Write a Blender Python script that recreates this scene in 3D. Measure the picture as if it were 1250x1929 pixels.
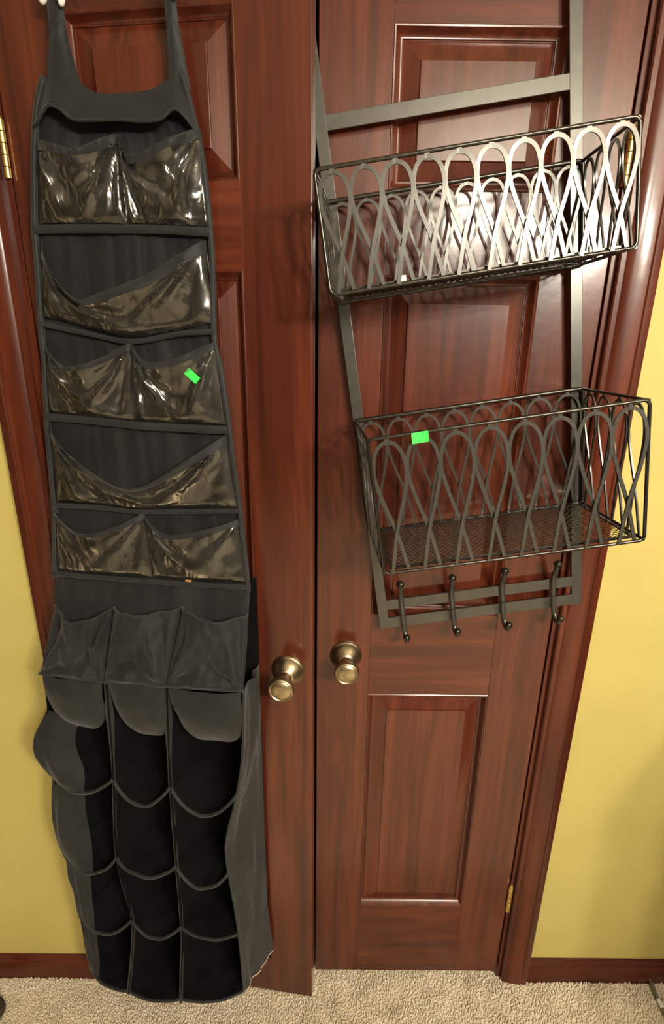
import bpy, bmesh, math, random
import numpy as np
from mathutils import Vector, Matrix, noise

random.seed(7)
for o in list(bpy.data.objects):
    bpy.data.objects.remove(o, do_unlink=True)
sc = bpy.context.scene
COL = sc.collection
R = math.radians
PI = math.pi

# ------------------------------------------------------------------ camera
cd = bpy.data.cameras.new('camera')
cam = bpy.data.objects.new('camera', cd)
COL.objects.link(cam)
cd.sensor_fit = 'VERTICAL'
cd.sensor_height = 24.0
cd.lens = 988.0 / 1929.0 * 24.0
cd.clip_start = 0.02
_p, _y, _r = R(17.95), R(0.22), R(0.735)
_fw = Vector((math.sin(_y) * math.cos(_p), math.cos(_y) * math.cos(_p), -math.sin(_p)))
_rt = Vector((math.cos(_y), -math.sin(_y), 0))
_up = _rt.cross(_fw)
_r2 = _rt * math.cos(_r) + _up * math.sin(_r)
_u2 = -_rt * math.sin(_r) + _up * math.cos(_r)
cam.matrix_world = Matrix(((_r2.x, _u2.x, -_fw.x, 0.024),
                           (_r2.y, _u2.y, -_fw.y, -0.908),
                           (_r2.z, _u2.z, -_fw.z, 1.515),
                           (0, 0, 0, 1)))
sc.camera = cam

# ------------------------------------------------------------------ world, lights, exposure
w = bpy.data.worlds.new('world')
sc.world = w
w.use_nodes = True
w.node_tree.nodes['Background'].inputs[0].default_value = (1.0, 0.86, 0.66, 1)
w.node_tree.nodes['Background'].inputs[1].default_value = 0.01
sc.view_settings.view_transform = 'Standard'
sc.view_settings.look = 'None'
sc.view_settings.gamma = 1.0
sc.view_settings.use_curve_mapping = False
sc.view_settings.exposure = 0.0
# the three bulbs of the ceiling fixture in the room behind the camera
for i, (x, y, z, e) in enumerate(((1.04, -1.98, 2.03, 72), (1.30, -2.04, 2.00, 78), (0.70, -2.05, 2.11, 66))):
    ld = bpy.data.lights.new('ceiling_bulb', 'POINT')
    ld.energy = e
    ld.color = (1.0, 0.905, 0.755)
    ld.shadow_soft_size = 0.05
    lo = bpy.data.objects.new('ceiling_bulb', ld)
    lo.location = (x, y, z)
    COL.objects.link(lo)


# ------------------------------------------------------------------ node helpers, materials
def new_mat(name):
    m = bpy.data.materials.new(name)
    m.use_nodes = True
    nt = m.node_tree
    return m, nt, nt.nodes['Principled BSDF'], nt.nodes['Material Output']


def node(nt, t, **kw):
    n = nt.nodes.new(t)
    for k, v in kw.items():
        if k in n.inputs:
            n.inputs[k].default_value = v
        else:
            setattr(n, k, v)
    return n


def ramp(nt, stops):
    n = nt.nodes.new('ShaderNodeValToRGB')
    while len(n.color_ramp.elements) < len(stops):
        n.color_ramp.elements.new(0.5)
    for el, (p, c) in zip(n.color_ramp.elements, stops):
        el.position = p
        el.color = c if len(c) == 4 else (*c, 1)
    return n


def wood(name, horizontal=False, dark=(0.028, 0.0053, 0.0027), mid=(0.077, 0.0148, 0.0066), light=(0.145, 0.032, 0.0132),
         rough=0.34, coat=0.8):
    m, nt, b, out = new_mat(name)
    L = nt.links.new
    tc = node(nt, 'ShaderNodeTexCoord')
    oi = node(nt, 'ShaderNodeObjectInfo')
    mul = node(nt, 'ShaderNodeVectorMath', operation='MULTIPLY_ADD')
    comb = node(nt, 'ShaderNodeCombineXYZ')
    for k in range(3):
        L(oi.outputs['Random'], comb.inputs[k])
    L(comb.outputs[0], mul.inputs[0])
    mul.inputs[1].default_value = (3.0, 1.0, 5.0)
    L(tc.outputs['Object'], mul.inputs[2])
    mp = node(nt, 'ShaderNodeMapping')
    mp.inputs['Scale'].default_value = (1.3, 14, 14) if horizontal else (14, 14, 0.9)
    L(mul.outputs[0], mp.inputs['Vector'])
    n1 = node(nt, 'ShaderNodeTexNoise', Scale=1.6, Detail=5.0, Roughness=0.6, Distortion=0.9)
    L(mp.outputs[0], n1.inputs['Vector'])
    mp2 = node(nt, 'ShaderNodeMapping')
    mp2.inputs['Scale'].default_value = (4, 160, 160) if horizontal else (160, 160, 3.0)
    L(mul.outputs[0], mp2.inputs['Vector'])
    n2 = node(nt, 'ShaderNodeTexNoise', Scale=1.2, Detail=3.0, Roughness=0.6)
    L(mp2.outputs[0], n2.inputs['Vector'])
    mix = node(nt, 'ShaderNodeMath', operation='MULTIPLY_ADD')
    L(n2.outputs[0], mix.inputs[0])
    mix.inputs[1].default_value = 0.28
    L(n1.outputs[0], mix.inputs[2])
    rp = ramp(nt, [(0.36, dark), (0.62, mid), (0.88, light)])
    L(mix.outputs[0], rp.inputs[0])
    L(rp.outputs[0], b.inputs['Base Color'])
    b.inputs['Roughness'].default_value = rough
    b.inputs['Coat Weight'].default_value = coat
    b.inputs['Coat Roughness'].default_value = 0.165
    b.inputs['Specular IOR Level'].default_value = 0.22
    n3 = node(nt, 'ShaderNodeTexNoise', Scale=45.0, Detail=2.0)
    L(tc.outputs['Object'], n3.inputs['Vector'])
    hm = node(nt, 'ShaderNodeMath', operation='MULTIPLY_ADD')
    L(n2.outputs[0], hm.inputs[0])
    hm.inputs[1].default_value = 0.35
    L(n3.outputs[0], hm.inputs[2])
    bp = node(nt, 'ShaderNodeBump', Strength=0.10, Distance=0.002)
    L(hm.outputs[0], bp.inputs['Height'])
    L(bp.outputs[0], b.inputs['Normal'])
    bp2 = node(nt, 'ShaderNodeBump', Strength=0.05, Distance=0.002)
    L(n3.outputs[0], bp2.inputs['Height'])
    L(bp2.outputs[0], b.inputs['Coat Normal'])
    return m


def paint(name, c1, c2, rough, scale, bump=0.1, dist=0.002):
    m, nt, b, out = new_mat(name)
    L = nt.links.new
    tc = node(nt, 'ShaderNodeTexCoord')
    n1 = node(nt, 'ShaderNodeTexNoise', Scale=scale * 0.04, Detail=3.0)
    L(tc.outputs['Object'], n1.inputs['Vector'])
    rp = ramp(nt, [(0.35, c1), (0.65, c2)])
    L(n1.outputs[0], rp.inputs[0])
    L(rp.outputs[0], b.inputs['Base Color'])
    n2 = node(nt, 'ShaderNodeTexNoise', Scale=scale, Detail=3.0)
    L(tc.outputs['Object'], n2.inputs['Vector'])
    bp = node(nt, 'ShaderNodeBump', Strength=bump, Distance=dist)
    L(n2.outputs[0], bp.inputs['Height'])
    L(bp.outputs[0], b.inputs['Normal'])
    b.inputs['Roughness'].default_value = rough
    return m


def metal(name, col, rough, metallic=1.0, spec=0.5, scale=60.0, var=0.25):
    m, nt, b, out = new_mat(name)
    L = nt.links.new
    tc = node(nt, 'ShaderNodeTexCoord')
    n1 = node(nt, 'ShaderNodeTexNoise', Scale=scale, Detail=4.0)
    L(tc.outputs['Object'], n1.inputs['Vector'])
    rp = ramp(nt, [(0.3, tuple(c * (1 - var) for c in col)), (0.7, tuple(min(1, c * (1 + var)) for c in col))])
    L(n1.outputs[0], rp.inputs[0])
    L(rp.outputs[0], b.inputs['Base Color'])
    b.inputs['Metallic'].default_value = metallic
    b.inputs['Roughness'].default_value = rough
    b.inputs['Specular IOR Level'].default_value = spec
    return m


def fabric(name, col, rough=0.75, sheen=0.25, spec=0.3):
    m, nt, b, out = new_mat(name)
    L = nt.links.new
    tc = node(nt, 'ShaderNodeTexCoord')
    n1 = node(nt, 'ShaderNodeTexNoise', Scale=14.0, Detail=4.0)
    L(tc.outputs['Object'], n1.inputs['Vector'])
    rp = ramp(nt, [(0.3, tuple(c * 0.75 for c in col)), (0.7, tuple(c * 1.3 for c in col))])
    L(n1.outputs[0], rp.inputs[0])
    L(rp.outputs[0], b.inputs['Base Color'])
    b.inputs['Roughness'].default_value = rough
    b.inputs['Sheen Weight'].default_value = sheen
    b.inputs['Specular IOR Level'].default_value = spec
    b.inputs['Sheen Roughness'].default_value = 0.5
    n2 = node(nt, 'ShaderNodeTexNoise', Scale=28.0, Detail=5.0, Roughness=0.6, Distortion=0.6)
    L(tc.outputs['Object'], n2.inputs['Vector'])
    n3 = node(nt, 'ShaderNodeTexVoronoi', Scale=900.0)
    L(tc.outputs['Object'], n3.inputs['Vector'])
    hm = node(nt, 'ShaderNodeMath', operation='MULTIPLY_ADD')
    L(n3.outputs[0], hm.inputs[0])
    hm.inputs[1].default_value = 0.01
    L(n2.outputs[0], hm.inputs[2])
    bp = node(nt, 'ShaderNodeBump', Strength=0.45, Distance=0.006)
    L(hm.outputs[0], bp.inputs['Height'])
    L(bp.outputs[0], b.inputs['Normal'])
    return m


def vinyl(name):
    m, nt, b, out = new_mat(name)
    L = nt.links.new
    nt.nodes.remove(b)
    tc = node(nt, 'ShaderNodeTexCoord')
    mp = node(nt, 'ShaderNodeMapping')
    mp.inputs['Scale'].default_value = (30, 30, 14)
    L(tc.outputs['Object'], mp.inputs['Vector'])
    n1 = node(nt, 'ShaderNodeTexNoise', Scale=1.0, Detail=3.0, Distortion=1.2)
    L(mp.outputs[0], n1.inputs['Vector'])
    bp = node(nt, 'ShaderNodeBump', Strength=0.35, Distance=0.01)
    L(n1.outputs[0], bp.inputs['Height'])
    tr = node(nt, 'ShaderNodeBsdfTransparent')
    tr.inputs[0].default_value = (0.86, 0.85, 0.82, 1)
    df = node(nt, 'ShaderNodeBsdfDiffuse')
    df.inputs[0].default_value = (0.62, 0.59, 0.54, 1)
    n2 = node(nt, 'ShaderNodeTexNoise', Scale=18.0, Detail=4.0)
    L(tc.outputs['Object'], n2.inputs['Vector'])
    hz = ramp(nt, [(0.35, (0.004, 0.004, 0.004)), (0.75, (0.028, 0.028, 0.028))])
    L(n2.outputs[0], hz.inputs[0])
    m1 = node(nt, 'ShaderNodeMixShader')
    L(hz.outputs[0], m1.inputs[0])
    L(tr.outputs[0], m1.inputs[1])
    L(df.outputs[0], m1.inputs[2])
    gl = node(nt, 'ShaderNodeBsdfAnisotropic')
    gl.inputs['Color'].default_value = (1, 1, 1, 1)
    gl.inputs['Roughness'].default_value = 0.17
    L(bp.outputs[0], gl.inputs['Normal'])
    fr = node(nt, 'ShaderNodeFresnel', IOR=1.5)
    L(bp.outputs[0], fr.inputs['Normal'])
    ad = node(nt, 'ShaderNodeMath', operation='MULTIPLY_ADD')
    L(fr.outputs[0], ad.inputs[0])
    ad.inputs[1].default_value = 1.0
    ad.inputs[2].default_value = 0.01
    ad.use_clamp = True
    m2 = node(nt, 'ShaderNodeMixShader')
    L(ad.outputs[0], m2.inputs[0])
    L(m1.outputs[0], m2.inputs[1])
    L(gl.outputs[0], m2.inputs[2])
    L(m2.outputs[0], out.inputs['Surface'])
    return m


M = {}
M['wood_v'] = wood('mahogany_vertical')
M['wood_h'] = wood('mahogany_horizontal', True)
M['trim_v'] = wood('trim_vertical', rough=0.34, coat=0.4)
M['trim_h'] = wood('trim_horizontal', True, rough=0.36, coat=0.35)
M['wall'] = paint('yellow_wall_paint', (0.535, 0.452, 0.138), (0.565, 0.478, 0.152), 0.62, 240, 0.06, 0.001)
M['ceil'] = paint('white_ceiling_paint', (0.60, 0.56, 0.48), (0.64, 0.60, 0.52), 0.8, 120)
M['room'] = paint('dim_room_paint', (0.13, 0.11, 0.085), (0.15, 0.13, 0.10), 0.7, 200, 0.06, 0.001)
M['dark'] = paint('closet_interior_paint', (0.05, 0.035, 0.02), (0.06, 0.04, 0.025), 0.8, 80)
M['carpet'] = paint('beige_carpet', (0.64, 0.55, 0.41), (0.72, 0.63, 0.48), 0.95, 300, 0.5, 0.004)
M['pile'] = paint('beige_carpet_pile', (0.66, 0.575, 0.43), (0.78, 0.69, 0.54), 0.95, 420, 0.2, 0.002)
M['brass'] = metal('antique_brass', (0.46, 0.38, 0.25), 0.34)
M['hinge'] = metal('hinge_brass', (0.80, 0.58, 0.22), 0.35)
M['iron'] = metal('black_bronze_iron', (0.092, 0.090, 0.082), 0.28, metallic=0.6, spec=0.5, var=0.08)
M['wire'] = metal('black_wire', (0.060, 0.055, 0.048), 0.26, metallic=0.85, spec=0.5, var=0.08)
M['fabric'] = fabric('black_nonwoven_fabric', (0.0125, 0.0138, 0.0148), 0.7, 0.12)
M['trim_f'] = fabric('charcoal_binding', (0.016, 0.0177, 0.019), 0.6, 0.15)
M['panel_f'] = fabric('black_panel_fabric', (0.0095, 0.0106, 0.012), 0.7, 0.1)
M['inner'] = fabric('dark_cubby_fabric', (0.0055, 0.0055, 0.0058), 0.95, 0.0, 0.06)  # darker, duller fabric that keeps the cubby insides dark by its colour
M['vinyl'] = vinyl('clear_vinyl')
M['green'] = paint('green_sticker_paper', (0.045, 0.72, 0.09), (0.05, 0.78, 0.11), 0.5, 200, 0.02)
M['white'] = paint('white_plastic', (0.78, 0.76, 0.70), (0.84, 0.82, 0.77), 0.4, 200, 0.02)
M['tag'] = paint('tan_fabric_tag', (0.42, 0.21, 0.06), (0.5, 0.27, 0.09), 0.7, 300, 0.1)
M['piping'] = paint('beige_raw_edge', (0.50, 0.43, 0.30), (0.58, 0.5, 0.36), 0.8, 300, 0.1)
M['grey'] = metal('grey_metal_rod', (0.26, 0.22, 0.17), 0.45, 0.5)
M['brown'] = paint('dark_brown_fabric', (0.035, 0.024, 0.016), (0.05, 0.035, 0.024), 0.85, 200, 0.3)


# ------------------------------------------------------------------ mesh helpers
def link(name, me, mat, parent=None, smooth=True):
    o = bpy.data.objects.new(name, me)
    COL.objects.link(o)
    if mat is not None and not me.materials:
        me.materials.append(M[mat])
    if smooth:
        for p in me.polygons:
            p.use_smooth = True
    if parent is not None:
        o.parent = parent
    return o


def pyd(name, v, f, mat, parent=None, smooth=True):
    me = bpy.data.meshes.new(name)
    me.from_pydata([tuple(q) for q in v], [], f)
    me.update()
    return link(name, me, mat, parent, smooth)


class MB:
    """collects geometry of ONE part"""

    def __init__(s):
        s.v = []
        s.f = []

    def add(s, v, f):
        o = len(s.v)
        s.v += [tuple(q) for q in v]
        s.f += [tuple(i + o for i in q) for q in f]

    def box(s, x0, x1, y0, y1, z0, z1):
        s.add([(x0, y0, z0), (x1, y0, z0), (x1, y1, z0), (x0, y1, z0), (x0, y0, z1), (x1, y0, z1), (x1, y1, z1), (x0, y1, z1)],
              [(0, 3, 2, 1), (4, 5, 6, 7), (0, 1, 5, 4), (1, 2, 6, 5), (2, 3, 7, 6), (3, 0, 4, 7)])

    def tube(s, path, r, n=8, closed=False, caps=True):
        P = [Vector(q) for q in path]
        m = len(P)
        rs = r if hasattr(r, '__len__') else [r] * m
        up = None
        V = []
        for i in range(m):
            if closed:
                t = P[(i + 1) % m] - P[i - 1]
            else:
                t = P[min(i + 1, m - 1)] - P[max(i - 1, 0)]
            t.normalize()
            if up is None:
                up = Vector((0, 1, 0)) if abs(t.y) < 0.8 else Vector((0, 0, 1))
            up = (up - t * up.dot(t))
            if up.length < 1e-6:
                up = Vector((1, 0, 0)) - t * t.x
            up.normalize()
            b = t.cross(up)
            for k in range(n):
                a = 2 * PI * k / n
                V.append(P[i] + (up * math.cos(a) + b * math.sin(a)) * rs[i])
        F = []
        for i in range(m if closed else m - 1):
            j = (i + 1) % m
            for k in range(n):
                F.append((i * n + k, i * n + (k + 1) % n, j * n + (k + 1) % n, j * n + k))
        if not closed and caps:
            F.append(tuple(range(n - 1, -1, -1)))
            F.append(tuple((m - 1) * n + k for k in range(n)))
        s.add(V, F)

    def ribbon(s, path, wd, th, nrm=(0, -1, 0)):
        """flat bar following a path; its width lies across nrm"""
        P = [Vector(q) for q in path]
        N = Vector(nrm)
        m = len(P)
        V = []
        for i in range(m):
            t = P[min(i + 1, m - 1)] - P[max(i - 1, 0)]
            t = (t - N * t.dot(N)).normalized()
            b = t.cross(N)
            V += [P[i] + b * wd / 2 + N * th / 2, P[i] - b * wd / 2 + N * th / 2, P[i] - b * wd / 2 - N * th / 2, P[i] + b * wd / 2 - N * th / 2]
        F = []
        for i in range(m - 1):
            for k in range(4):
                F.append((i * 4 + k, (i + 1) * 4 + k, (i + 1) * 4 + (k + 1) % 4, i * 4 + (k + 1) % 4))
        F += [(0, 1, 2, 3), tuple((m - 1) * 4 + k for k in (3, 2, 1, 0))]
        s.add(V, F)

    def sphere(s, c, r, nu=12, nv=8):
        V = [(c[0], c[1], c[2] + r)]
        for j in range(1, nv):
            for i in range(nu):
                p, a = PI * j / nv, 2 * PI * i / nu
                V.append((c[0] + r * math.sin(p) * math.cos(a), c[1] + r * math.sin(p) * math.sin(a), c[2] + r * math.cos(p)))
        V.append((c[0], c[1], c[2] - r))
        F = [(0, 1 + i, 1 + (i + 1) % nu) for i in range(nu)]
        for j in range(nv - 2):
            for i in range(nu):
                a, b = 1 + j * nu + i, 1 + j * nu + (i + 1) % nu
                F.append((a, a + nu, b + nu, b))
        e = len(V) - 1
        F += [(e, 1 + (nv - 2) * nu + (i + 1) % nu, 1 + (nv - 2) * nu + i) for i in range(nu)]
        s.add(V, F)

    def lathe_y(s, c, prof, n=32):
        """prof: (distance out of the wall along -y, radius)"""
        V = []
        for (d, r) in prof:
            for k in range(n):
                a = 2 * PI * k / n
                V.append((c[0] + r * math.cos(a), c[1] - d, c[2] + r * math.sin(a)))
        F = []
        for i in range(len(prof) - 1):
            for k in range(n):
                F.append((i * n + k, i * n + (k + 1) % n, (i + 1) * n + (k + 1) % n, (i + 1) * n + k))
        s.add(V, F)

    def build(s, name, mat, parent=None, smooth=False, bevel=0.0, auto=None):
        me = bpy.data.meshes.new(name)
        me.from_pydata(s.v, [], s.f)
        bm = bmesh.new()
        bm.from_mesh(me)
        bmesh.ops.recalc_face_normals(bm, faces=bm.faces)
        if bevel:
            bmesh.ops.bevel(bm, geom=list(bm.edges), offset=bevel, segments=2, affect='EDGES', profile=0.6)
        bm.to_mesh(me)
        bm.free()
        o = link(name, me, mat, parent, smooth)
        if auto:
            me.set_sharp_from_angle(angle=R(auto))
        return o


def sheet(name, fn, nu, nv, mat, parent, thick=0.0012, u0=0.0, u1=1.0, v0=0.0, v1=1.0):
    """cloth: fn(u, v) -> point; two sides, closed at the rim, so that it has a thickness"""
    P = [[Vector(fn(u0 + (u1 - u0) * i / nu, v0 + (v1 - v0) * j / nv)) for i in range(nu + 1)] for j in range(nv + 1)]
    V = [q for row in P for q in row]
    m = nu + 1
    F = [(j * m + i, j * m + i + 1, (j + 1) * m + i + 1, (j + 1) * m + i) for j in range(nv) for i in range(nu)]
    me = bpy.data.meshes.new(name)
    me.from_pydata([tuple(q) for q in V], [], F)
    me.update()
    if thick:
        N = [v.normal.copy() for v in me.vertices]
        k = len(V)
        W = [V[i] - N[i] * thick for i in range(k)]
        F2 = [tuple(reversed([q + k for q in f])) for f in F]
        rim = [i for i in range(m)] + [j * m + nu for j in range(1, nv + 1)] + [nv * m + i for i in range(nu - 1, -1, -1)] + [j * m for j in range(nv - 1, 0, -1)]
        F3 = [(rim[(q + 1) % len(rim)], rim[q], rim[q] + k, rim[(q + 1) % len(rim)] + k) for q in range(len(rim))]
        me = bpy.data.meshes.new(name)
        me.from_pydata([tuple(q) for q in V + W], [], F + F2 + F3)
        me.update()
    o = link(name, me, mat, parent, True)
    if thick:
        me.set_sharp_from_angle(angle=R(60))
    return o


def empty(name, loc=(0, 0, 0), rot=(0, 0, 0)):
    o = bpy.data.objects.new(name, None)
    o.empty_display_size = 0.05
    o.location = loc
    o.rotation_euler = rot
    COL.objects.link(o)
    return o


def tag(o, label, cat=None, group=None, kind=None):
    o['label'] = label
    if cat:
        o['category'] = cat
    if group:
        o['group'] = group
    if kind:
        o['kind'] = kind
    return o


def struct(o, label=None):
    o['kind'] = 'structure'
    if label:
        o['label'] = label
    return o


def cr(pts, n=8):
    """Catmull-Rom through points"""
    P = [np.array(p, float) for p in pts]
    P = [2 * P[0] - P[1]] + P + [2 * P[-1] - P[-2]]
    out = []
    for i in range(1, len(P) - 2):
        for k in range(n):
            t = k / n
            a, b, c, d = P[i - 1], P[i], P[i + 1], P[i + 2]
            out.append(0.5 * ((2 * b) + (-a + c) * t + (2 * a - 5 * b + 4 * c - d) * t * t + (-a + 3 * b - 3 * c + d) * t ** 3))
    out.append(P[-2])
    return [tuple(q) for q in out]


def curve1(pts):
    """smooth function x -> y through points (x ascending)"""
    q = cr(pts, 10)
    xs = np.maximum.accumulate(np.array([p[0] for p in q]))
    ys = np.array([p[1] for p in q])
    return lambda x: float(np.interp(x, xs, ys))


def nz(x, y, z=0.0):
    return noise.noise(Vector((x, y, z)))


# ------------------------------------------------------------------ the setting
FLOOR = -0.018
DW, DH, DT = 0.457, 2.03, 0.030
X0, X1, YB, YF, ZC = -2.1, 2.0, 0.0, -4.0, 2.42
OPL, OPR = -0.4745, 0.4745      # rough opening in the wall

mb = MB()
mb.box(X0, OPL, 0.0, 0.11, FLOOR, ZC)
mb.box(OPR, X1, 0.0, 0.11, FLOOR, ZC)
mb.box(OPL, OPR, 0.0, 0.11, 2.045, ZC)
struct(mb.build('wall_back', 'wall'), 'yellow painted wall around the double closet doors')
mb = MB(); mb.box(X0 - 0.05, X0, YF, 0.11, FLOOR, ZC); struct(mb.build('wall_left', 'room'))
mb = MB(); mb.box(X1, X1 + 0.05, YF, 0.11, FLOOR, ZC); struct(mb.build('wall_right', 'room'))
mb = MB(); mb.box(X0, X1, YF - 0.05, YF, FLOOR, ZC); struct(mb.build('wall_front', 'room'))
mb = MB(); mb.box(X0, X1, YF, 0.11, ZC, ZC + 0.05); struct(mb.build('ceiling', 'ceil'))
mb = MB(); mb.box(X0, X1, YF, 0.75, FLOOR - 0.05, FLOOR - 0.004); struct(mb.build('floor', 'carpet'), 'beige carpeted floor')
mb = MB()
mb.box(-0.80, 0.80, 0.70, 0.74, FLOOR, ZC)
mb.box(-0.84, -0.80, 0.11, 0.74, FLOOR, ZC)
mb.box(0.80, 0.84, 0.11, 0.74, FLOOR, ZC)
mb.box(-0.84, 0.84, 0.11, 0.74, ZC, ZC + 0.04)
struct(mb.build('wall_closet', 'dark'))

# carpet pile in the strip in view: small leaning tufts, too many to count
V, F = [], []
rnd = random.Random(3)
sp = 0.0042
nx, ny = int(1.95 / sp), int(0.325 / sp)
for i in range(nx):
    for j in range(ny):
        x = -0.98 + (i + rnd.uniform(-.45, .45)) * sp
        y = -0.285 + (j + rnd.uniform(-.45, .45)) * sp
        if y > -0.012 and not (OPL < x < OPR):
            continue
        g = nz(x * 22, y * 22)
        h = 0.0075 + 0.003 * g + rnd.uniform(-.0015, .0015)
        r = rnd.uniform(0.0024, 0.0034)
        lx, ly = 0.004 * nz(x * 30, y * 30, 5) + rnd.uniform(-.0022, .0022), 0.004 * nz(x * 30, y * 30, 9) + rnd.uniform(-.0022, .0022)
        a0 = rnd.uniform(0, PI)
        b = len(V)
        z0 = FLOOR - 0.0055
        for k in range(4):
            a = a0 + k * PI / 2
            V.append((x + r * math.cos(a), y + r * math.sin(a), z0))
        for k in range(4):
            a = a0 + 0.5 + k * PI / 2
            V.append((x + lx + 0.7 * r * math.cos(a), y + ly + 0.7 * r * math.sin(a), z0 + h * 0.75))
        V.append((x + lx * 1.5, y + ly * 1.5, z0 + h))
        for k in range(4):
            F.append((b + k, b + (k + 1) % 4, b + 4 + (k + 1) % 4, b + 4 + k))
            F.append((b + 4 + k, b + 4 + (k + 1) % 4, b + 8))
tag(pyd('carpet_pile', V, F, 'pile', None, True), 'short beige carpet pile along the foot of the doors', 'carpet', kind='stuff')


# casings, jambs, baseboards
def extrude_profile(name, prof, z0, z1, mat, flip=1, parent=None, xo=0.0):
    """prof: (x, y) outline; extruded along z"""
    n = len(prof)
    V = [(xo + flip * x, y, z0) for x, y in prof] + [(xo + flip * x, y, z1) for x, y in prof]
    F = [(i, (i + 1) % n, n + (i + 1) % n, n + i) for i in range(n)] + [tuple(range(n)), tuple(range(2 * n - 1, n - 1, -1))]
    mb = MB()
    mb.add(V, F)
    return mb.build(name, mat, parent, True, auto=28)


case_prof = [(0.0, 0.002), (0.0, -0.009), (0.002, -0.0115), (0.009, -0.0125), (0.0105, -0.0115), (0.0125, -0.0135),
             (0.022, -0.0165), (0.034, -0.0180), (0.046, -0.0180), (0.0475, -0.0165), (0.0495, -0.0185), (0.058, -0.0185), (0.0625, -0.0165), (0.064, -0.013), (0.064, 0.002)]
struct(extrude_profile('trim_1', case_prof, FLOOR, 2.12, 'trim_v', 1, None, 0.4695), 'dark mahogany door casing beside the right yellow wall')
struct(extrude_profile('trim_2', case_prof, FLOOR, 2.12, 'trim_v', -1, None, -0.4735), 'dark mahogany door casing beside the left yellow wall')
mb = MB(); mb.box(0.4605, 0.4745, -0.0015, 0.11, FLOOR, 2.045); struct(mb.build('trim_3', 'trim_v', bevel=0.001), 'narrow dark jamb edge at the right door')
mb = MB(); mb.box(-0.4790, -0.4615, -0.0015, 0.11, FLOOR, 2.045); struct(mb.build('trim_4', 'trim_v', bevel=0.001), 'narrow dark jamb edge at the left door')
mb = MB(); mb.box(-0.4615, 0.4605, 0.0, 0.11, 2.033, 2.045); struct(mb.build('trim_5', 'trim_h'))
mb = MB(); mb.box(-0.5375, 0.5335, -0.018, 0.0, 2.05, 2.12); struct(mb.build('trim_6', 'trim_h', bevel=0.003))
base_prof = [(-0.001, FLOOR - .004), (-0.012, FLOOR - .004), (-0.012, 0.034), (-0.0095, 0.041), (-0.006, 0.046), (-0.004, 0.051), (-0.001, 0.052)]


def baseboard(name, xa, xb, label):
    n = len(base_prof)
    V = [(xa, y, z) for y, z in base_prof] + [(xb, y, z) for y, z in base_prof]
    F = [(i, (i + 1) % n, n + (i + 1) % n, n + i) for i in range(n)] + [tuple(range(n)), tuple(range(2 * n - 1, n - 1, -1))]
    mb = MB(); mb.add(V, F)
    struct(mb.build(name, 'trim_h', None, True, auto=30), label)


baseboard('baseboard_right', 0.5335, X1, 'reddish brown baseboard under the right yellow wall')
baseboard('baseboard_left', X0, -0.5375, 'dark brown baseboard under the left yellow wall')


# ------------------------------------------------------------------ doors
def frame_rings(x0, x1, z0, z1, prof):
    """concentric rectangles: prof (inset, depth into the door)"""
    V, F = [], []
    for (i, d) in prof:
        V += [(x0 + i, d, z0 + i), (x1 - i, d, z0 + i), (x1 - i, d, z1 - i), (x0 + i, d, z1 - i)]
    for k in range(len(prof) - 1):
        for q in range(4):
            F.append((k * 4 + q, k * 4 + (q + 1) % 4, (k + 1) * 4 + (q + 1) % 4, (k + 1) * 4 + q))
    return V, F


S = 0.1055
RAILS = [(0.0, 0.226), (0.829, 1.012), (1.617, 1.735), (1.941, DH)]
PANELS = [(0.226, 0.829), (1.012, 1.617), (1.735, 1.941)]


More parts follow.
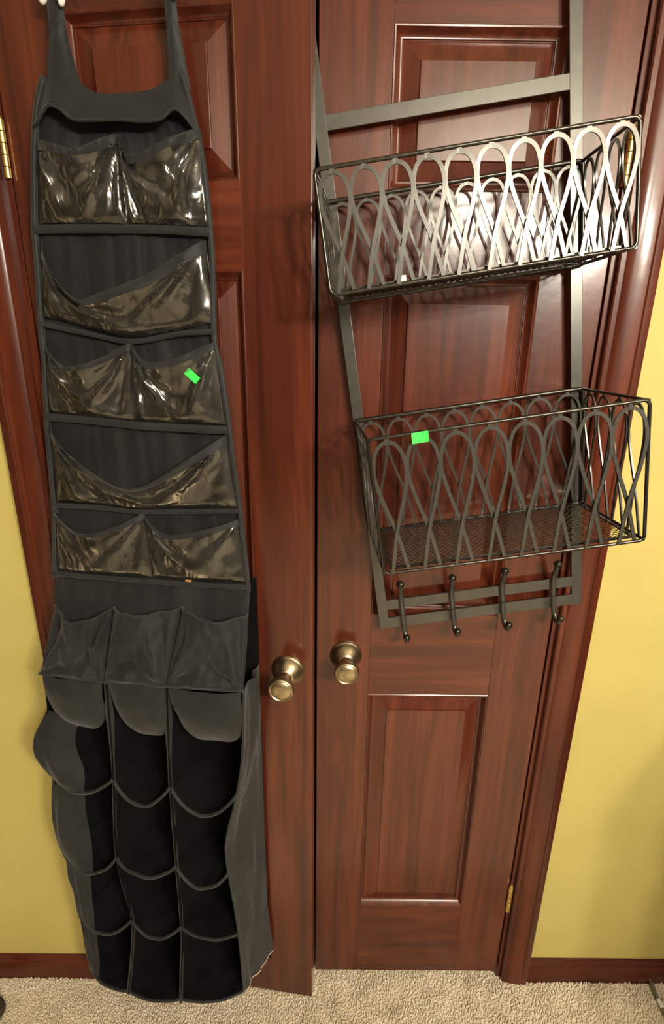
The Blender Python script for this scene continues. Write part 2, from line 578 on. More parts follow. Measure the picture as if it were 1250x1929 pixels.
def make_door(name, loc, rotz, label, knob_x, hinge_x):
    root = empty(name, loc, (0, 0, rotz))
    struct(root, label)
    for (a, b) in ((0, S), (DW - S, DW)):
        mb = MB(); mb.box(a, b, 0, DT, 0, DH); mb.build('stile', 'wood_v', root, bevel=0.0012)
    for (a, b) in RAILS:
        mb = MB(); mb.box(S, DW - S, 0.0004, DT - 0.0004, a, b); mb.build('rail', 'wood_h', root, bevel=0.0004)
    for (a, b) in PANELS:
        v, f = frame_rings(S, DW - S, a, b, [(-.0005, 0.020), (-.0005, 0.0008), (0.0012, -0.0004), (0.0032, 0.0002), (0.0055, 0.0045), (0.0085, 0.0095), (0.012, 0.0112), (0.0135, 0.0112), (0.0135, 0.020)])
        mb = MB(); mb.add(v, f); mb.build('moulding', 'wood_v', root, True, auto=35)
        v, f = frame_rings(S, DW - S, a, b, [(0.011, 0.024), (0.011, 0.0135), (0.015, 0.0135), (0.040, 0.0062), (0.0405, 0.0036), (0.0415, 0.0032)])
        n = len(v)
        f.append((n - 4, n - 3, n - 2, n - 1))
        f.append((3, 2, 1, 0))
        mb = MB(); mb.add(v, f); mb.build('panel', 'wood_v', root)
    # knob with rosette
    mb = MB()
    mb.lathe_y((knob_x, 0, 0.921), [(0.0265, 0.0001), (0.0265, 0.0125), (0.030, 0.0115), (0.036, 0.0118), (0.0415, 0.0150), (0.047, 0.0200), (0.053, 0.0232), (0.059, 0.0240), (0.0630, 0.0235), (0.0655, 0.0218), (0.0660, 0.0203), (0.0650, 0.0192), (0.0645, 0.0186), (0.0665, 0.0160), (0.0680, 0.0100), (0.0686, 0.0001)])
    kn = mb.build('door_knob', 'brass', root, True, auto=50)
    kn['label'] = 'antique brass round knob'
    mb = MB()
    mb.lathe_y((knob_x, 0, 0.921), [(-0.0005, 0.0320), (0.0025, 0.0322), (0.0045, 0.0312), (0.0055, 0.0295), (0.0075, 0.0285), (0.0125, 0.0255), (0.018, 0.0205), (0.0225, 0.0160), (0.0265, 0.0125), (0.0267, 0.0001)])
    ro = mb.build('rosette', 'brass', kn, True, auto=50)
    for sx in (-1, 1):
        mb = MB(); mb.sphere((knob_x + sx * 0.0205, -0.0132, 0.921 - 0.006), 0.0027, 10, 6); mb.build('screw', 'brass', kn, True)
    for (z0, z1) in ((1.742, 1.818), (0.222, 0.300)):
        mb = MB()
        hz = (z1 - z0) / 5
        for k in range(5):
            mb.tube([(hinge_x, -0.0055, z0 + k * hz + 0.0006), (hinge_x, -0.0055, z0 + (k + 1) * hz - 0.0006)], 0.0052, 12)
        mb.tube([(hinge_x, -0.0055, z1), (hinge_x, -0.0055, z1 + .004)], [0.0042, 0.003], 12)
        hg = mb.build('hinge', 'hinge', root, True, auto=40)
        hg['label'] = 'brass door hinge'
    return root


ALPHA = math.asin(0.058 / 0.457)
door_r = make_door('door_1', (0.0005, 0, 0), 0.0, 'closed right closet door with the tilted basket rack on it', 0.0586, DW + 0.0030)
door_l = make_door('door_2', (-0.460, 0, 0), -ALPHA, 'left closet door standing slightly ajar behind the black organizer', 0.411, -0.0030)

# ------------------------------------------------------------------ black hanging organizer (leaf coordinates: a along the leaf, d off it, z up)
A0, Z0 = 0.15, 0.15
LEAF = lambda a, d, z: (-0.460 + math.cos(ALPHA) * a - math.sin(ALPHA) * d, -math.sin(ALPHA) * a - math.cos(ALPHA) * d, z)
org = empty('hanging_organizer', LEAF(A0, 0, Z0), (0, 0, -ALPHA))
tag(org, 'black hanging door organizer with clear vinyl pockets above and open fabric cubbies below', 'organizer')
Q = lambda a, d, z: Vector((a - A0, -d, z - Z0))


def dp(z):
    return float(np.interp(z, [0.94, 1.11, 1.25, 1.5, 1.85], [0.10, 0.040, 0.026, 0.016, 0.012]))


eL = curve1([(0.94, -0.022), (0.975, -0.013), (1.047, -0.006), (1.111, -0.006), (1.228, 0.003), (1.285, 0.005), (1.377, 0.010), (1.48, 0.019), (1.529, 0.021), (1.622, 0.030), (1.674, 0.034), (1.744, 0.045), (1.81, 0.058), (1.851, 0.073), (1.875, 0.09)])
eR = curve1([(0.94, 0.353), (1.003, 0.355), (1.063, 0.355), (1.121, 0.354), (1.246, 0.342), (1.318, 0.335), (1.387, 0.328), (1.469, 0.319), (1.516, 0.310), (1.607, 0.313), (1.671, 0.312), (1.745, 0.307), (1.79, 0.300), (1.852, 0.285), (1.875, 0.28)])


def pleat(u, z):
    return 0.006 * (nz(u * 7, z * 1.3, 1.7) + 0.6 * nz(u * 17, z * 1.2, 4.1)) + 0.0014 * nz(u * 50, z * 2.5, 8)


# back panel, upper: hangs with soft vertical pleats; its top edge is scooped between the straps
topz = curve1([(0.0, 1.862), (0.12, 1.862), (0.25, 1.858), (0.40, 1.836), (0.72, 1.838), (0.88, 1.852), (1.0, 1.856)])


def back_fn(u, v):
    z = 1.10 + (topz(u) - 1.10) * v
    a = eL(z) + (eR(z) - eL(z)) * u
    return Q(a, dp(z) - 0.002 + pleat(u, z) * math.sin(PI * min(1, max(0, u))) ** .4, z)


bp_ = sheet('back_panel', back_fn, 70, 120, 'panel_f', org)
# sheet that swings out from the clear part to the front edge of the cubbies
sheet('front_sheet', lambda u, v: Q(eL(0.94 + .172 * v) + (eR(.94 + .172 * v) - eL(.94 + .172 * v)) * u, dp(.94 + .172 * v) - 0.002 + 0.9 * pleat(u, v * .17 + .94) * (0.3 + v * .7), 0.94 + 0.172 * v), 60, 20, 'fabric', org)
# lower back panel against the door
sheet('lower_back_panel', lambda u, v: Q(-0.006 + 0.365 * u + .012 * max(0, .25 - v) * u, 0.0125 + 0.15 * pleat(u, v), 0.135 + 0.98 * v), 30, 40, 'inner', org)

# straps
for (pts) in ([(0.114, 0.023, 1.948), (0.113, 0.021, 1.92), (0.110, 0.018, 1.89), (0.107, 0.0135, 1.845)],
              [(0.274, 0.023, 1.946), (0.274, 0.021, 1.92), (0.275, 0.018, 1.89), (0.276, 0.0135, 1.84)]):
    C = cr(pts, 6)
    wide = 0.0105 if pts[0][0] < .2 else 0.0065

    def strap_fn(u, v, C=C, wide=wide):
        k = v * (len(C) - 1)
        i = min(int(k), len(C) - 2)
        c = np.array(C[i]) + (np.array(C[i + 1]) - np.array(C[i])) * (k - i)
        wd = wide + (0.017 if wide > .008 else .009) * v ** 2.5
        return Q(c[0] + (u - .5) * 2 * wd, c[1] + 0.002 * math.cos(6 * (u - .5)) + .002 * nz(u * 3, v * 4), c[2])
    sheet('strap', strap_fn, 8, 20, 'trim_f', org, 0.0018)

# header band
h_top = curve1([(0.078, 1.852), (0.097, 1.862), (0.124, 1.860), (0.16, 1.840), (0.229, 1.841), (0.264, 1.853), (0.287, 1.856)])
h_bot = curve1([(0.062, 1.800), (0.078, 1.812), (0.092, 1.822), (0.109, 1.817), (0.131, 1.803), (0.19, 1.800), (0.248, 1.799), (0.275, 1.812), (0.300, 1.788)])


def header_fn(u, v):
    at = 0.078 + (0.287 - 0.078) * u
    ab = 0.064 + (0.300 - 0.064) * u
    zt, zb = h_top(at), h_bot(ab)
    z = zb + (zt - zb) * v
    a = ab + (at - ab) * v
    return Q(a, dp(z) + 0.004 + 0.020 * (1 - v) * math.sin(PI * (0.08 + 0.84 * u)) ** 0.6 + 0.5 * pleat(u, z), z)


hd = sheet('header_band', header_fn, 50, 14, 'fabric', org)
mb = MB(); mb.tube([header_fn(k / 50, 0.0) + Vector((0, -0.0015, 0)) for k in range(51)], 0.0020, 6)
mb.build('hem', 'trim_f', hd, True)

# ---- pockets
SURF = {}


def radial(u, v, cu, cv, k, ph, fall=2.2):
    du, dv = u - cu, (cv - v) * 0.55
    r = math.hypot(du, dv)
    an = math.atan2(dv, abs(du) + 1e-6)
    return math.exp(-fall * r) * min(1, r * 6) * (math.sin(an * k + ph) + .5 * math.sin(an * k * 1.9 + ph * 2))


def pocket(name, mouth, bottom, bulge, mat, seed, corners, wr=0.0085, sag_out=0.0, nu=56, nv=40, off=0.003, power=0.55, hem_mat='trim_f', hem_r=0.0022, basebulge=.35, hemw=0.0):
    fm, fb = curve1(mouth), curve1(bottom)
    am0, am1, ab0, ab1 = mouth[0][0], mouth[-1][0], bottom[0][0], bottom[-1][0]

    def fn(u, v):
        am, ab = am0 + (am1 - am0) * u, ab0 + (ab1 - ab0) * u
        zm, zb = fm(am), fb(ab)
        z = zb + (zm - zb) * v
        a = ab + (am - ab) * v
        s = math.sin(PI * min(1, max(0, u))) ** power
        prof = basebulge + (1 - basebulge) * math.sin(min(1, v * 1.05 + .0) * PI / 2)
        prof *= min(1.0, (v / 0.10) ** .6) if v < .1 else 1.0
        d = dp(z) + off + bulge * s * prof + sag_out * s * v * v
        wv = 0
        for (cu, cv, k, ph) in corners:
            wv += radial(u, v, cu, cv, k, ph)
        fade = min(1, u * 8, (1 - u) * 8) * min(1, v * 6)
        d += fade * (wr * wv + wr * .8 * nz(u * 3.2 + seed, v * 2.1, seed * 1.7) + wr * .35 * nz(u * 9 + seed, v * 5, seed))
        return Q(a, d, z)
    o = sheet(name, fn, nu, nv, mat, org, 0.0006 if mat == 'vinyl' else 0.0012)
    if mat == 'vinyl':
        # folded fabric tape along the mouth
        h = sheet('mouth_tape', lambda u, v: fn(u, 1 - hemw * v) + Vector((0, -0.0012, 0)), nu, 3, hem_mat, o, 0.0008)
    else:
        mb = MB()
        mb.tube([fn(k / nu, 1.0) + Vector((0, -0.0006, 0)) for k in range(nu + 1)], hem_r, 6)
        mb.build('hem', hem_mat, o, True)
    SURF[name + str(seed)] = fn
    return o


# row 1, two compartments
pocket('clear_pocket', [(0.062, 1.783), (0.09, 1.776), (0.126, 1.766), (0.155, 1.772), (0.183, 1.790)], [(0.042, 1.676), (0.10, 1.675), (0.183, 1.674)], 0.026, 'vinyl', 1, [(1, 1, 9, .4), (0, 1, 7, 1.0)], hemw=.10)
pocket('clear_pocket', [(0.183, 1.790), (0.198, 1.765), (0.216, 1.755), (0.255, 1.767), (0.304, 1.792)], [(0.183, 1.674), (0.24, 1.672), (0.308, 1.669)], 0.028, 'vinyl', 2, [(0, 1, 9, 1.4), (1, 1, 8, 0.2)], hemw=.10)
# row 2, one wide sagging pocket
pocket('clear_pocket', [(0.044, 1.655), (0.069, 1.606), (0.108, 1.573), (0.143, 1.574), (0.231, 1.606), (0.302, 1.654)], [(0.026, 1.548), (0.069, 1.540), (0.128, 1.526), (0.175, 1.518), (0.25, 1.530), (0.312, 1.542)], 0.030, 'vinyl', 3, [(0, 1, 10, .4), (1, 1, 9, 1.0)], sag_out=.012, hemw=.16)
# row 3
pocket('clear_pocket', [(0.027, 1.512), (0.050, 1.488), (0.080, 1.474), (0.125, 1.484), (0.175, 1.512)], [(0.016, 1.396), (0.08, 1.392), (0.165, 1.386)], 0.024, 'vinyl', 4, [(1, 1, 9, .9), (0, 1, 8, 2.0)], hemw=.09)
pocket('clear_pocket', [(0.175, 1.512), (0.192, 1.492), (0.214, 1.481), (0.262, 1.491), (0.311, 1.514)], [(0.165, 1.386), (0.24, 1.385), (0.321, 1.384)], 0.024, 'vinyl', 5, [(0, 1, 10, .1), (1, 1, 7, 1.0)], hemw=.09)
# row 4
pocket('clear_pocket', [(0.018, 1.375), (0.070, 1.336), (0.150, 1.292), (0.197, 1.293), (0.254, 1.326), (0.322, 1.372)], [(0.006, 1.243), (0.08, 1.243), (0.164, 1.240), (0.25, 1.245), (0.334, 1.250)], 0.030, 'vinyl', 6, [(0, 1, 10, 1.4), (1, 1, 9, .3)], sag_out=.012, hemw=.13)
# row 5
pocket('clear_pocket', [(0.006, 1.230), (0.040, 1.207), (0.078, 1.199), (0.125, 1.212), (0.172, 1.234)], [(-0.003, 1.116), (0.09, 1.116), (0.178, 1.116)], 0.020, 'vinyl', 7, [(1, 1, 9, .9), (0, 1, 8, 1.0)], wr=.004, hemw=.09)
pocket('clear_pocket', [(0.172, 1.234), (0.192, 1.214), (0.220, 1.203), (0.27, 1.212), (0.338, 1.231)], [(0.178, 1.116), (0.26, 1.116), (0.352, 1.118)], 0.020, 'vinyl', 8, [(0, 1, 10, .1), (1, 1, 7, 2.0)], wr=.004, hemw=.09)
# row 6, three black fabric pockets
pocket('fabric_pocket', [(0.000, 1.058), (0.030, 1.050), (0.060, 1.048), (0.110, 1.062)], [(-0.021, 0.942), (0.04, 0.938), (0.100, 0.937)], 0.026, 'fabric', 11, [(0, 0, 7, .9), (1, 1, 6, 1.0), (1, 0, 6, 2.0)], wr=.013)
pocket('fabric_pocket', [(0.112, 1.062), (0.17, 1.066), (0.236, 1.071)], [(0.101, 0.937), (0.16, 0.938), (0.214, 0.939)], 0.026, 'fabric', 12, [(1, 0, 7, .3), (0, 0, 6, 1.8)], wr=.013)
pocket('fabric_pocket', [(0.238, 1.070), (0.30, 1.064), (0.354, 1.066)], [(0.216, 0.939), (0.29, 0.941), (0.352, 0.944)], 0.026, 'fabric', 13, [(0, 0, 7, 1.3), (1, 0, 6, .8)], wr=.013)

# seam tapes under the rows
for (pts, hgt) in (([(0.036, 1.671), (0.10, 1.671), (0.183, 1.670), (0.25, 1.668), (0.311, 1.664)], .012),
                   ([(0.022, 1.538), (0.10, 1.524), (0.175, 1.512), (0.25, 1.524), (0.311, 1.528)], .008),
                   ([(0.013, 1.391), (0.08, 1.388), (0.165, 1.382), (0.24, 1.380), (0.325, 1.379)], .013),
                   ([(0.004, 1.239), (0.08, 1.239), (0.164, 1.236), (0.25, 1.240), (0.338, 1.245)], .009),
                   ([(-0.008, 1.113), (0.09, 1.112), (0.178, 1.111), (0.26, 1.111), (0.357, 1.113)], .009)):
    C = cr(pts, 8)
    def seam_fn(u, v, C=C, hgt=hgt):
        k = u * (len(C) - 1)
        i = min(int(k), len(C) - 2)
        a, z = np.array(C[i]) + (np.array(C[i + 1]) - np.array(C[i])) * (k - i)
        z2 = z + hgt * (v - .5)
        return Q(a, dp(z) + 0.008 + .0025 * math.sin(PI * v) + 0.003 * nz(u * 7, z * 9), z2)
    sheet('seam_tape', seam_fn, 40, 4, 'trim_f', org, 0.0015)
# bindings along both edges
for side, ef in (('L', eL), ('R', eR)):
    P = []
    for k in range(70):
        z = 1.105 + (1.862 - 1.105) * k / 69
        P.append(Q(ef(z) + (0.002 if side == 'L' else -0.002), dp(z) + 0.004, z))
    mb = MB(); mb.tube(P, 0.0046, 8); mb.build('edge_binding', 'trim_f', org, True)
# front edge seam over the cubbies
mb = MB(); mb.tube([Q(a, 0.1025, z) for a, z in cr([(-0.024, 0.941), (0.04, 0.938), (0.10, 0.936), (0.16, 0.937), (0.214, 0.939), (0.29, 0.941), (0.355, 0.944)], 6)], 0.0026, 6)
mb.build('front_edge_seam', 'trim_f', org, True)
# little woven tag
sheet('woven_tag', lambda u, v: Q(0.244 + 0.011 * u, 0.0525 + .0006 * math.sin(PI * u), 1.1185 + 0.0035 * v), 6, 3, 'tag', org, 0.0008)

# ---- open cubbies: four sagging shelves in three columns between fabric dividers
DFR = 0.094
colL = curve1([(0.12, -0.036), (0.16, -0.040), (0.314, -0.042), (0.44, -0.046), (0.56, -0.055), (0.63, -0.052), (0.705, -0.043), (0.78, -0.056), (0.85, -0.030), (0.90, -0.024), (0.945, -0.022)])
col1 = curve1([(0.12, 0.068), (0.315, 0.082), (0.506, 0.068), (0.71, 0.086), (0.82, 0.094), (0.945, 0.100)])
col2 = curve1([(0.12, 0.190), (0.337, 0.193), (0.511, 0.196), (0.72, 0.201), (0.83, 0.207), (0.945, 0.214)])
colR = curve1([(0.12, 0.322), (0.197, 0.321), (0.359, 0.316), (0.532, 0.302), (0.60, 0.306), (0.694, 0.328), (0.80, 0.345), (0.945, 0.353)])
COLS = [colL, col1, col2, colR]
ROWS = [(0.712, 0.706, [0.030, 0.042, 0.046]), (0.508, 0.503, [0.040, 0.026, 0.034]), (0.326, 0.334, [0.034, 0.026, 0.006]), (0.148, 0.156, [0.007, 0.007, 0.006])]
LEFT = []
backx = [0.006, 0.118, 0.236, 0.354]
for r, (zl, zr, sags) in enumerate(ROWS):
    for c in range(3):
        ca, cb = COLS[c], COLS[c + 1]

        def shelf_fn(u, v, ca=ca, cb=cb, c=c, r=r, zl=zl, zr=zr, sag=sags[c]):
            zz = zl + (zr - zl) * (c + u) / 3
            s = math.sin(PI * u) ** 0.85
            z = zz - sag * s * (0.35 + 0.65 * v) + 0.004 * nz(u * 4 + c * 3, v * 3 + r * 5)
            fa = ca(zz) + (cb(zz) - ca(zz)) * u
            ba = backx[c] + (backx[c + 1] - backx[c]) * u
            d = 0.013 + (DFR - 0.013 + (0.016 * s ** .6 if r < 3 else 0.036 * math.sin(PI * (c + u) / 3) ** .7 + .004 * s)) * v
            return Q(ba + (fa - ba) * v, d, z + (0.006 if c == 0 else 0) * (1 - v))
        if c == 0:
            LEFT.append(shelf_fn)
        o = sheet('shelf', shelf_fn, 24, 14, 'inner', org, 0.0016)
        mb = MB()
        mb.tube([shelf_fn(k / 24, 1.0) for k in range(25)], 0.0031, 6)
        mb.build('hem', 'trim_f', o, True)
# dividers with a soft rolled front edge
for c, f in ((1, col1), (2, col2)):
    def div_fn(u, v, f=f, c=c):
        z = 0.148 + (0.935 - 0.148) * v
        k = 0.006 * math.sin(u * PI) * nz(z * 9, c * 3.0)
        return Q(backx[c] + (f(z) - backx[c]) * u + k, 0.012 + (DFR - 0.012 + .004 + 0.033 * max(0, 1 - (z - .148) / .16)) * u, z)
    o = sheet('divider', div_fn, 8, 70, 'inner', org, 0.0016)
    def strip_fn(u, v, f=f, c=c):
        z = 0.148 + (0.935 - 0.148) * v
        hw = 0.0042 + 0.0040 * max(0, 1 - abs(z - .86) / .10) + .0010 * nz(z * 20, c)
        return Q(f(z) + (u - .5) * 2 * hw, DFR + 0.035 * max(0, 1 - (z - .148) / .16) + 0.0030 * math.sin(PI * u) + .0016 * nz(u * 2, z * 16, c), z)
    sheet('divider_binding', strip_fn, 6, 70, 'fabric', o, 0.0016)


def gus_l(u, v):
    z = 0.148 + (0.938 - 0.148) * v
    b = 0.016 * math.sin(PI * u) * abs(math.sin(PI * (z - 0.15) / 0.187)) + .004 * nz(u * 4, z * 14)
    return Q(0.000 + (colL(z) - 0.000) * u - b, 0.016 + (DFR - 0.016) * u, z)


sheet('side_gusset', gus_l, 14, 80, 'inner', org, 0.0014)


def gus_r(u, v):
    z = 0.150 + (0.938 - 0.150) * v
    b = (0.007 * math.sin(PI * u) + .004 * math.sin(PI * u)) * nz(u * 5, z * 7, 2.0)
    ba = 0.357 + 0.010 * max(0, (0.30 - z) / .15)
    return Q(ba + (colR(z) - ba) * u + b, 0.012 + (DFR - 0.012) * u, z + .016 * (1 - v) * (1 - u))


g = sheet('side_gusset', gus_r, 14, 80, 'trim_f', org, 0.0014)
mb = MB(); mb.tube([gus_r(k / 14, 0.0) for k in range(15)], 0.0022, 6); mb.build('raw_bottom_edge', 'piping', g, True)
mb = MB(); mb.tube([gus_r(1.0, k / 60) for k in range(61)], 0.0026, 6); mb.build('hem', 'trim_f', g, True)
# side fabric that wraps round the front corner of the left column, cubby by cubby
for (r, zt, cover, out) in ((0, 0.850, 0.60, 0.022), (1, 0.690, 0.56, 0.010), (2, 0.486, 0.34, 0.004), (3, 0.306, 0.26, 0.004)):
    def fold_fn(u, v, r=r, zt=zt, cover=cover, out=out):
        b = LEFT[r](u * cover, 1.0)
        z = (b.z + Z0) + (zt - (b.z + Z0)) * v
        k = min(1, max(0, u))
        a = colL(z) - 0.003 + 0.126 * cover * k * (1 - .12 * v)
        d = -b.y + (DFR - 0.004 + b.y) * v + out * math.sin(PI * v) ** .7 * math.sin(PI * min(1, k * .75 + .25)) + .0075 * math.sin(PI * min(1, v * 1.0)) * nz(u * 4.5 + r * 3, v * 2.2, r * 2.0) - .012 * k ** 3 * min(1, v * 4)
        return Q(a, d, z)
    sheet('side_fold', fold_fn, 22, 22, 'fabric', org, 0.0014)
# three rounded flaps drooping from the front edge
for c in range(3):
    def flap_fn(u, v, c=c):
        fa, fb = COLS[c](0.937) + .004, COLS[c + 1](0.937) - .004
        uu = 2 * u - 1
        hgt = 0.122 * (1 - abs(uu) ** 5 * .30)
        z = 0.937 - hgt * (1 - v)
        sh = .012 * (1 - v) if c < 1 else 0.0
        inn = 1 - .10 * (1 - v) ** 1.5
        a = (fa + fb) / 2 + (fb - fa) / 2 * uu * inn - sh * .6 + (.006 if c else 0) * (1 - v)
        d = 0.101 + 0.016 * math.sin(PI * u) ** .6 * math.sin(PI * (0.12 + .8 * (1 - v))) - .020 * (1 - v) ** 3 + .005 * nz(u * 3 + c * 7, v * 3, 6.6)
        return Q(a, d, z)
    sheet('flap', flap_fn, 24, 18, 'fabric', org, 0.0014)

# green sticker on the organizer
fn = SURF['clear_pocket5']
bd, bq = 9, None
for i in range(61):
    for j in range(61):
        q = fn(i / 60, j / 60)
        e = math.hypot(q.x - (0.2755 - A0), q.z - (1.463 - Z0))
        if e < bd:
            bd, bq = e, (i / 60, j / 60)
c0 = fn(*bq)
nn = Vector((0.10, -1, 0.05)).normalized()
ca_, sa_ = math.cos(R(-42)), math.sin(R(-42))
tu = Vector((1, 0.10, 0)).normalized()
tv = nn.cross(tu).normalized()
e1 = tu * ca_ + tv * sa_
e2 = tv * ca_ - tu * sa_
c0 = c0 + nn * 0.002
LM = Matrix.Translation(LEAF(A0, 0, Z0)) @ Matrix.Rotation(-ALPHA, 4, 'Z')


def sticker(name, c, e1, e2, nn, wd, hg, label):
    def f(u, v):
        return c + e1 * (u - .5) * wd + e2 * (v - .5) * hg + nn * (0.0026 + 0.0010 * (u - .5) ** 2 * 4)
    o = sheet(name, f, 8, 6, 'green', None, 0.0004)
    return tag(o, label, 'sticker', 'green price stickers')


st = sticker('price_sticker', LM @ c0, LM.to_3x3() @ e1, LM.to_3x3() @ e2, LM.to_3x3() @ nn, 0.0235, 0.0120, 'tilted green sticker on the middle clear pocket of the black organizer')

# white over-door hooks that carry the straps
for (a, lab) in ((0.114, 'white over-door hook holding the left strap of the black organizer'), (0.274, 'white over-door hook holding the right strap of the black organizer')):
    hk = empty('over_door_hook', LEAF(a, 0, 1.93), (0, 0, -ALPHA))
    tag(hk, lab, 'hook', 'white over-door hooks')
    zt = DH - 1.93
    mb = MB()
    mb.box(-.010, .010, -0.0032, -0.0012, 0.030, zt + .0030)
    mb.box(-.010, .010, -0.0032, DT + .0032, zt + .0012, zt + .0030)
    mb.box(-.010, .010, DT + .0012, DT + .0032, zt - .035, zt + .0030)
    mb.build('hanger_plate', 'white', hk, bevel=0.0005)
    wl = 0.0135 if a < .2 else 0.0085
    for sx in (-1, 1):
        mb = MB()
        mb.tube(cr([(sx * wl * .55, -0.004, 0.045), (sx * wl * .75, -0.012, 0.030), (sx * wl * .98, -0.024, 0.012), (sx * wl, -0.0295, 0.0045 + (.004 if sx < 0 else 0)), (sx * wl * .95, -0.0335, 0.014), (sx * wl * .8, -0.033, 0.030)], 6), 0.0034, 8)
        mb.build('prong', 'white', hk, True)
    mb = MB(); mb.tube([(-wl * .95, -0.0225, 0.019), (wl * .95, -0.0225, 0.019)], 0.0024, 8); mb.build('cross_bar', 'white', hk, True)

# ------------------------------------------------------------------ tilted basket rack on the right door (u across, v up in the rack's own plane)
TH = R(8.9)
U0, V0 = 0.4665, 0.960
rack = empty('basket_rack', (U0 * math.cos(TH) - V0 * math.sin(TH), 0, U0 * math.sin(TH) + V0 * math.cos(TH)), (0, -TH, 0))
tag(rack, 'black metal over-door rack hanging askew with two wire baskets and four hooks', 'rack')
K = lambda u, y, v: Vector((u - U0, y, v - V0))
YU0, YU1 = -0.0175, -0.0140


def kbox(name, u0, u1, y0, y1, v0, v1, mat='iron', parent=rack, bevel=0.0006):
    mb = MB(); mb.box(u0 - U0, u1 - U0, y0, y1, v0 - V0, v1 - V0)
    return mb.build(name, mat, parent, bevel=bevel)


VTOP = 1.9570
for (ua, ub) in ((0.275, 0.293), (0.6395, 0.658)):
    up = kbox('upright', ua, ub, YU0, YU1, 0.960, VTOP)
    mb = MB()
    mb.box(ua - U0, ub - U0, YU0, 0.037, VTOP + 0.0035 - V0, VTOP + 0.0065 - V0)
    mb.box(ua - U0, ub - U0, 0.034, 0.037, VTOP - 0.04 - V0, VTOP + 0.0065 - V0)
    mb.box(ua - U0, ub - U0, YU0, YU1, VTOP - .002 - V0, VTOP + 0.0065 - V0)
    mb.build('door_hook', 'iron', up)
kbox('cross_bar', 0.2925, 0.6400, YU0 + .0003, YU1 - .0003, 1.7815, 1.8015)
kbox('cross_bar', 0.2925, 0.6400, YU0 + .0003, YU1 - .0003, 0.960, 0.9815)
kbox('cross_bar', 0.2925, 0.6400, YU0 + .0003, YU1 - .0003, 0.9985, 1.0185)


def arch_mesh(s, h, wd=0.0050, th=0.0022, cross=0.31, spread=0.27):
    right = [(-spread * s, 0.0), (0.0, cross * h), (0.30 * s, 0.545 * h), (0.455 * s, 0.70 * h), (0.475 * s, 0.80 * h), (0.385 * s, 0.895 * h), (0.215 * s, 0.950 * h), (0.0, 0.968 * h)]
    left = [(-x, z) for x, z in reversed(right[:-1])]
    P = cr(right + left, 4)
    n = len(P)
    mb = MB()
    mb.ribbon([(x, (k / (n - 1) - .5) * th * 2.1, z) for k, (x, z) in enumerate(P)], wd, th)
    mb.box(-0.0030, 0.0030, -th / 2, th / 2, 0.955 * h, 1.0 * h)
    me = bpy.data.meshes.new('arch')
    me.from_pydata(mb.v, [], mb.f)
    bm = bmesh.new(); bm.from_mesh(me)
    bmesh.ops.recalc_face_normals(bm, faces=bm.faces)
    bm.to_mesh(me); bm.free()
    for p in me.polygons:
        p.use_smooth = True
    me.set_sharp_from_angle(angle=R(40))
    me.materials.append(M['iron'])
    return me


def rrect(u0, u1, v0, v1, r, n=5):
    P = []
    for (cx, cz, a0) in ((u1 - r, v1 - r, 0), (u0 + r, v1 - r, 90), (u0 + r, v0 + r, 180), (u1 - r, v0 + r, 270)):
        for k in range(n + 1):
            a = R(a0 + 90 * k / n)
            P.append((cx + r * math.cos(a), cz + r * math.sin(a)))
    return P


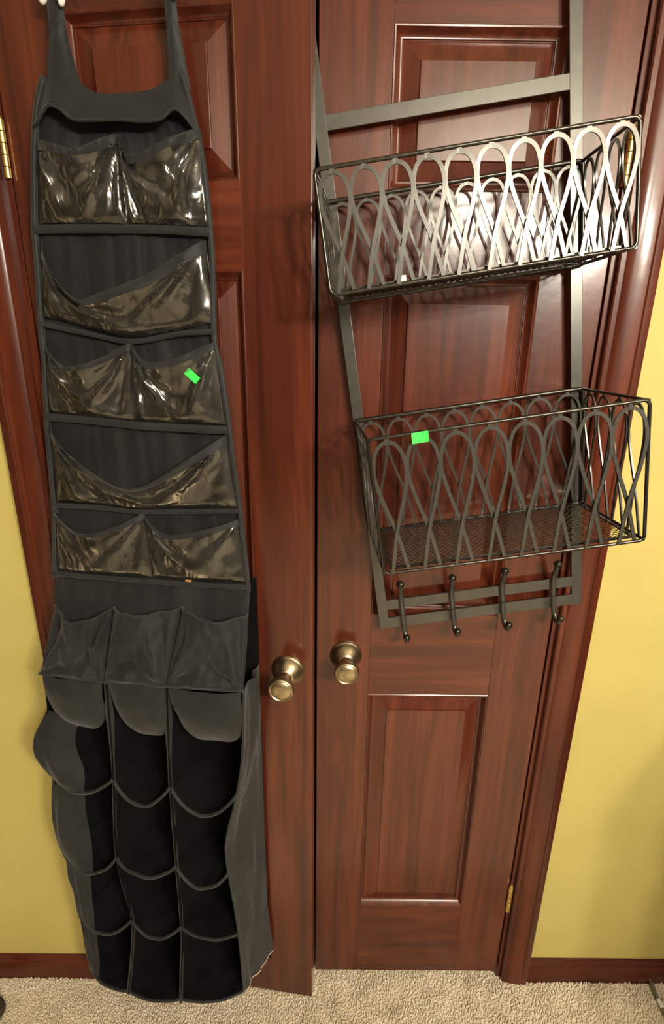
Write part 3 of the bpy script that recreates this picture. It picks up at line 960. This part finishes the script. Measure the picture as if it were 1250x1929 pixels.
def basket(v0, v1, ybk, yfr, ub0, ub1, uf0, uf1, narch, nside, label, asp):
    fr = 0.0026
    mb = MB()
    mb.tube([K(u, yfr, v) for u, v in rrect(uf0, uf1, v0, v1, 0.008)], fr, 8, closed=True)
    mb.tube([K(u, ybk, v) for u, v in rrect(ub0, ub1, v0, v1, 0.006)], fr * 1.35, 8, closed=True)
    for (ub, uf) in ((ub0 + .001, uf0 + .001), (ub1 - .001, uf1 - .001)):
        for v in (v0 + .001, v1 - .001):
            mb.tube([K(ub, ybk, v), K(uf, yfr, v)], fr * .92, 8)
    bk = mb.build('basket', 'wire', rack, True, auto=50)
    bk['label'] = label
    h = (v1 - v0) - 0.001
    sp = (uf1 - uf0 - .004) / narch
    mf = arch_mesh(sp, h)
    for k in range(narch):
        o = link('arch', mf, None, bk, False)
        o.location = K(uf0 + .002 + sp * (k + .5), yfr - .0004, v0)
    sb = (ub1 - ub0 - .004) / narch
    mk = arch_mesh(sb, h, 0.0042)
    for k in range(narch):
        o = link('arch', mk, None, bk, False)
        o.location = K(ub0 + .002 + sb * (k + .5), ybk, v0)
    ln = abs(yfr - ybk) - .010
    ss = ln / nside
    ms = arch_mesh(ss, h, 0.0042)
    for (ub, uf) in ((ub0 + .001, uf0 + .001), (ub1 - .001, uf1 - .001)):
        for k in range(nside):
            t = (k + .5) / nside
            y = ybk - .005 - ln * t
            o = link('arch', ms, None, bk, False)
            o.location = K(ub + (uf - ub) * t, y, v0)
            o.rotation_euler = (0, 0, R(90) + math.atan2(uf - ub, ln))
    # floor: a flat frame filled with expanded metal
    zf = v0 + 0.0045
    mb = MB()
    mb.ribbon([K(uf0 + .012, yfr + .008, zf), K(uf1 - .012, yfr + .008, zf)], 0.006, 0.0025, (0, 0, 1))
    mb.ribbon([K(ub0 + .012, ybk - .014, zf), K(ub1 - .012, ybk - .014, zf)], 0.006, 0.0025, (0, 0, 1))
    for (ub, uf) in ((ub0 + .012, uf0 + .012), (ub1 - .012, uf1 - .012)):
        mb.ribbon([K(ub, ybk - .012, zf), K(uf, yfr + .006, zf)], 0.005, 0.0025, (0, 0, 1))
    mb.build('floor_frame', 'wire', bk)
    mb = MB()
    dy = 0.0052
    du = 0.0095
    ya, yb = ybk - .016, yfr + .010
    nrow = int(abs(yb - ya) / dy)
    for r in range(nrow):
        yc = ya - (r + .5) * dy
        t = (yc - ybk) / (yfr - ybk)
        ul, ur = ub0 + (uf0 - ub0) * t + .012, ub1 + (uf1 - ub1) * t - .012
        m = int((ur - ul) / (du / 2))
        P = []
        for q in range(m + 1):
            k = (q + r) % 2
            P.append(K(ul + (ur - ul) * q / m, yc + (dy * .46 if k else -dy * .46), zf + (.0006 if k else -.0006)))
        mb.ribbon(P, 0.0012, 0.0009, (0, 0, 1))
    fl = mb.build('expanded_metal_floor', 'wire', bk)
    fl['kind'] = 'stuff'
    return bk


b1 = basket(1.550, 1.6905, -0.0215, -0.183, 0.2790, 0.6560, 0.2645, 0.6500, 10, 4, 'shallow upper wire basket with ten bright loops in front', 1)
b2 = basket(1.163, 1.3625, -0.0215, -0.207, 0.2785, 0.6570, 0.2875, 0.6610, 8, 4, 'deep lower wire basket with eight loops in front', 1)
# two small pale clips on the upper basket's floor
for (u, v) in ((0.3585, 1.556), (0.598, 1.556)):
    kb = kbox('clip', u - .0042, u + .0042, -0.1805, -0.1740, v - .003, v + .0045, 'white', b1, 0.0008)
    kb['label'] = 'small white clip'

# double hooks on the lower bars
for k in range(4):
    u = 0.321 + 0.0945 * k
    hk = None
    mb = MB()
    mb.ribbon([K(u, -0.0192, 1.022), K(u, -0.0192, 0.962)], 0.0105, 0.0030)
    hk = mb.build('coat_hook', 'iron', rack, bevel=0.0006)
    mb = MB()
    mb.tube(cr([K(u, -0.0198, 0.985), K(u, -0.0202, 1.012), K(u, -0.0245, 1.030), K(u, -0.034, 1.044), K(u, -0.041, 1.056)], 5), [0.0052] * 12 + [0.0046] * 9, 8)
    mb.build('upper_prong', 'iron', hk, True)
    mb = MB(); mb.sphere(K(u, -0.0425, 1.0605), 0.0072); mb.build('ball_tip', 'wire', hk, True)
    mb = MB()
    mb.tube(cr([K(u, -0.0198, 0.990), K(u, -0.0200, 0.962), K(u, -0.0225, 0.948), K(u, -0.031, 0.939), K(u, -0.042, 0.941), K(u, -0.049, 0.950)], 5), [0.0052] * 14 + [0.0044] * 12, 8)
    mb.build('lower_prong', 'iron', hk, True)
    mb = MB(); mb.sphere(K(u, -0.0505, 0.9545), 0.0068); mb.build('ball_tip', 'wire', hk, True)

RM = Matrix.Translation(rack.location) @ Matrix.Rotation(-TH, 4, 'Y')
sticker('price_sticker', RM @ K(0.357, -0.2092, 1.3565), RM.to_3x3() @ Vector((1, 0, 0.02)), RM.to_3x3() @ Vector((-0.02, 0, 1)), Vector((0, -1, 0)), 0.0225, 0.0150,
        'green sticker on the front rim of the lower wire basket')

# ------------------------------------------------------------------ things at the edges of the picture
fs = empty('floor_stand', (1.05, -0.22, FLOOR))
tag(fs, 'unseen dark stand shading the right wall, its thin grey foot rod in view on the carpet', 'stand')
mb = MB(); mb.box(-0.160, 0.215, -0.52, 0.19, 0.06, 1.055); mb.build('unseen_body', 'brown', fs, bevel=0.006)  # body stays out of view, added to cast the shade on the wall
mb = MB(); mb.box(-0.165, 0.225, -0.54, 0.195, 1.055, 1.08); mb.build('top', 'brown', fs, bevel=0.006)
for (lx, ly) in ((-0.14, -0.50), (0.19, -0.50), (-0.14, 0.17), (0.19, 0.17)):
    mb = MB(); mb.box(lx - .018, lx + .018, ly - .018, ly + .018, -0.004, 0.062); mb.build('leg', 'brown', fs, bevel=0.003)
for k in range(4):
    mb = MB(); mb.box(-0.150, 0.205, -0.534, -0.519, 0.085 + k * .240, 0.305 + k * .240); dr = mb.build('drawer', 'brown', fs, bevel=0.004)
    mb = MB(); mb.sphere((0.027, -0.546, 0.195 + k * .240), 0.014); mb.build('knob', 'grey', dr, True)
mb = MB()
mb.tube(cr([(-0.205, 0.215, 0.012), (-0.208, 0.16, 0.008), (-0.206, 0.10, 0.006), (-0.19, -0.02, 0.006), (-0.16, -0.16, 0.020), (-0.15, -0.17, 0.05)], 6), 0.0042, 8)
rod = mb.build('foot_rod', 'grey', fs, True)
mb = MB(); mb.tube(cr([(-0.2075, 0.168, 0.0085), (-0.2065, 0.150, 0.008)], 6), 0.0056, 8); mb.build('end_cap', 'white', rod, True)

sm = empty('small_dark_object', (-0.768, -0.090, FLOOR))  # small dark object, guessed from an unclear dark spot
tag(sm, 'small dark brown object on the carpet at the lower left corner', 'furniture foot')
mb = MB()
prof = [(0.0, 0.0001), (0.0, 0.026), (0.006, 0.031), (0.016, 0.030), (0.026, 0.024), (0.034, 0.018), (0.060, 0.018), (0.060, 0.0001)]
V, F = [], []
for (h, r) in prof:
    for k in range(20):
        V.append((r * math.cos(2 * PI * k / 20), r * math.sin(2 * PI * k / 20), h))
for i in range(len(prof) - 1):
    for k in range(20):
        F.append((i * 20 + k, i * 20 + (k + 1) % 20, (i + 1) * 20 + (k + 1) % 20, (i + 1) * 20 + k))
mb.add(V, F); mb.build('turned_shape', 'brown', sm, True, auto=40)
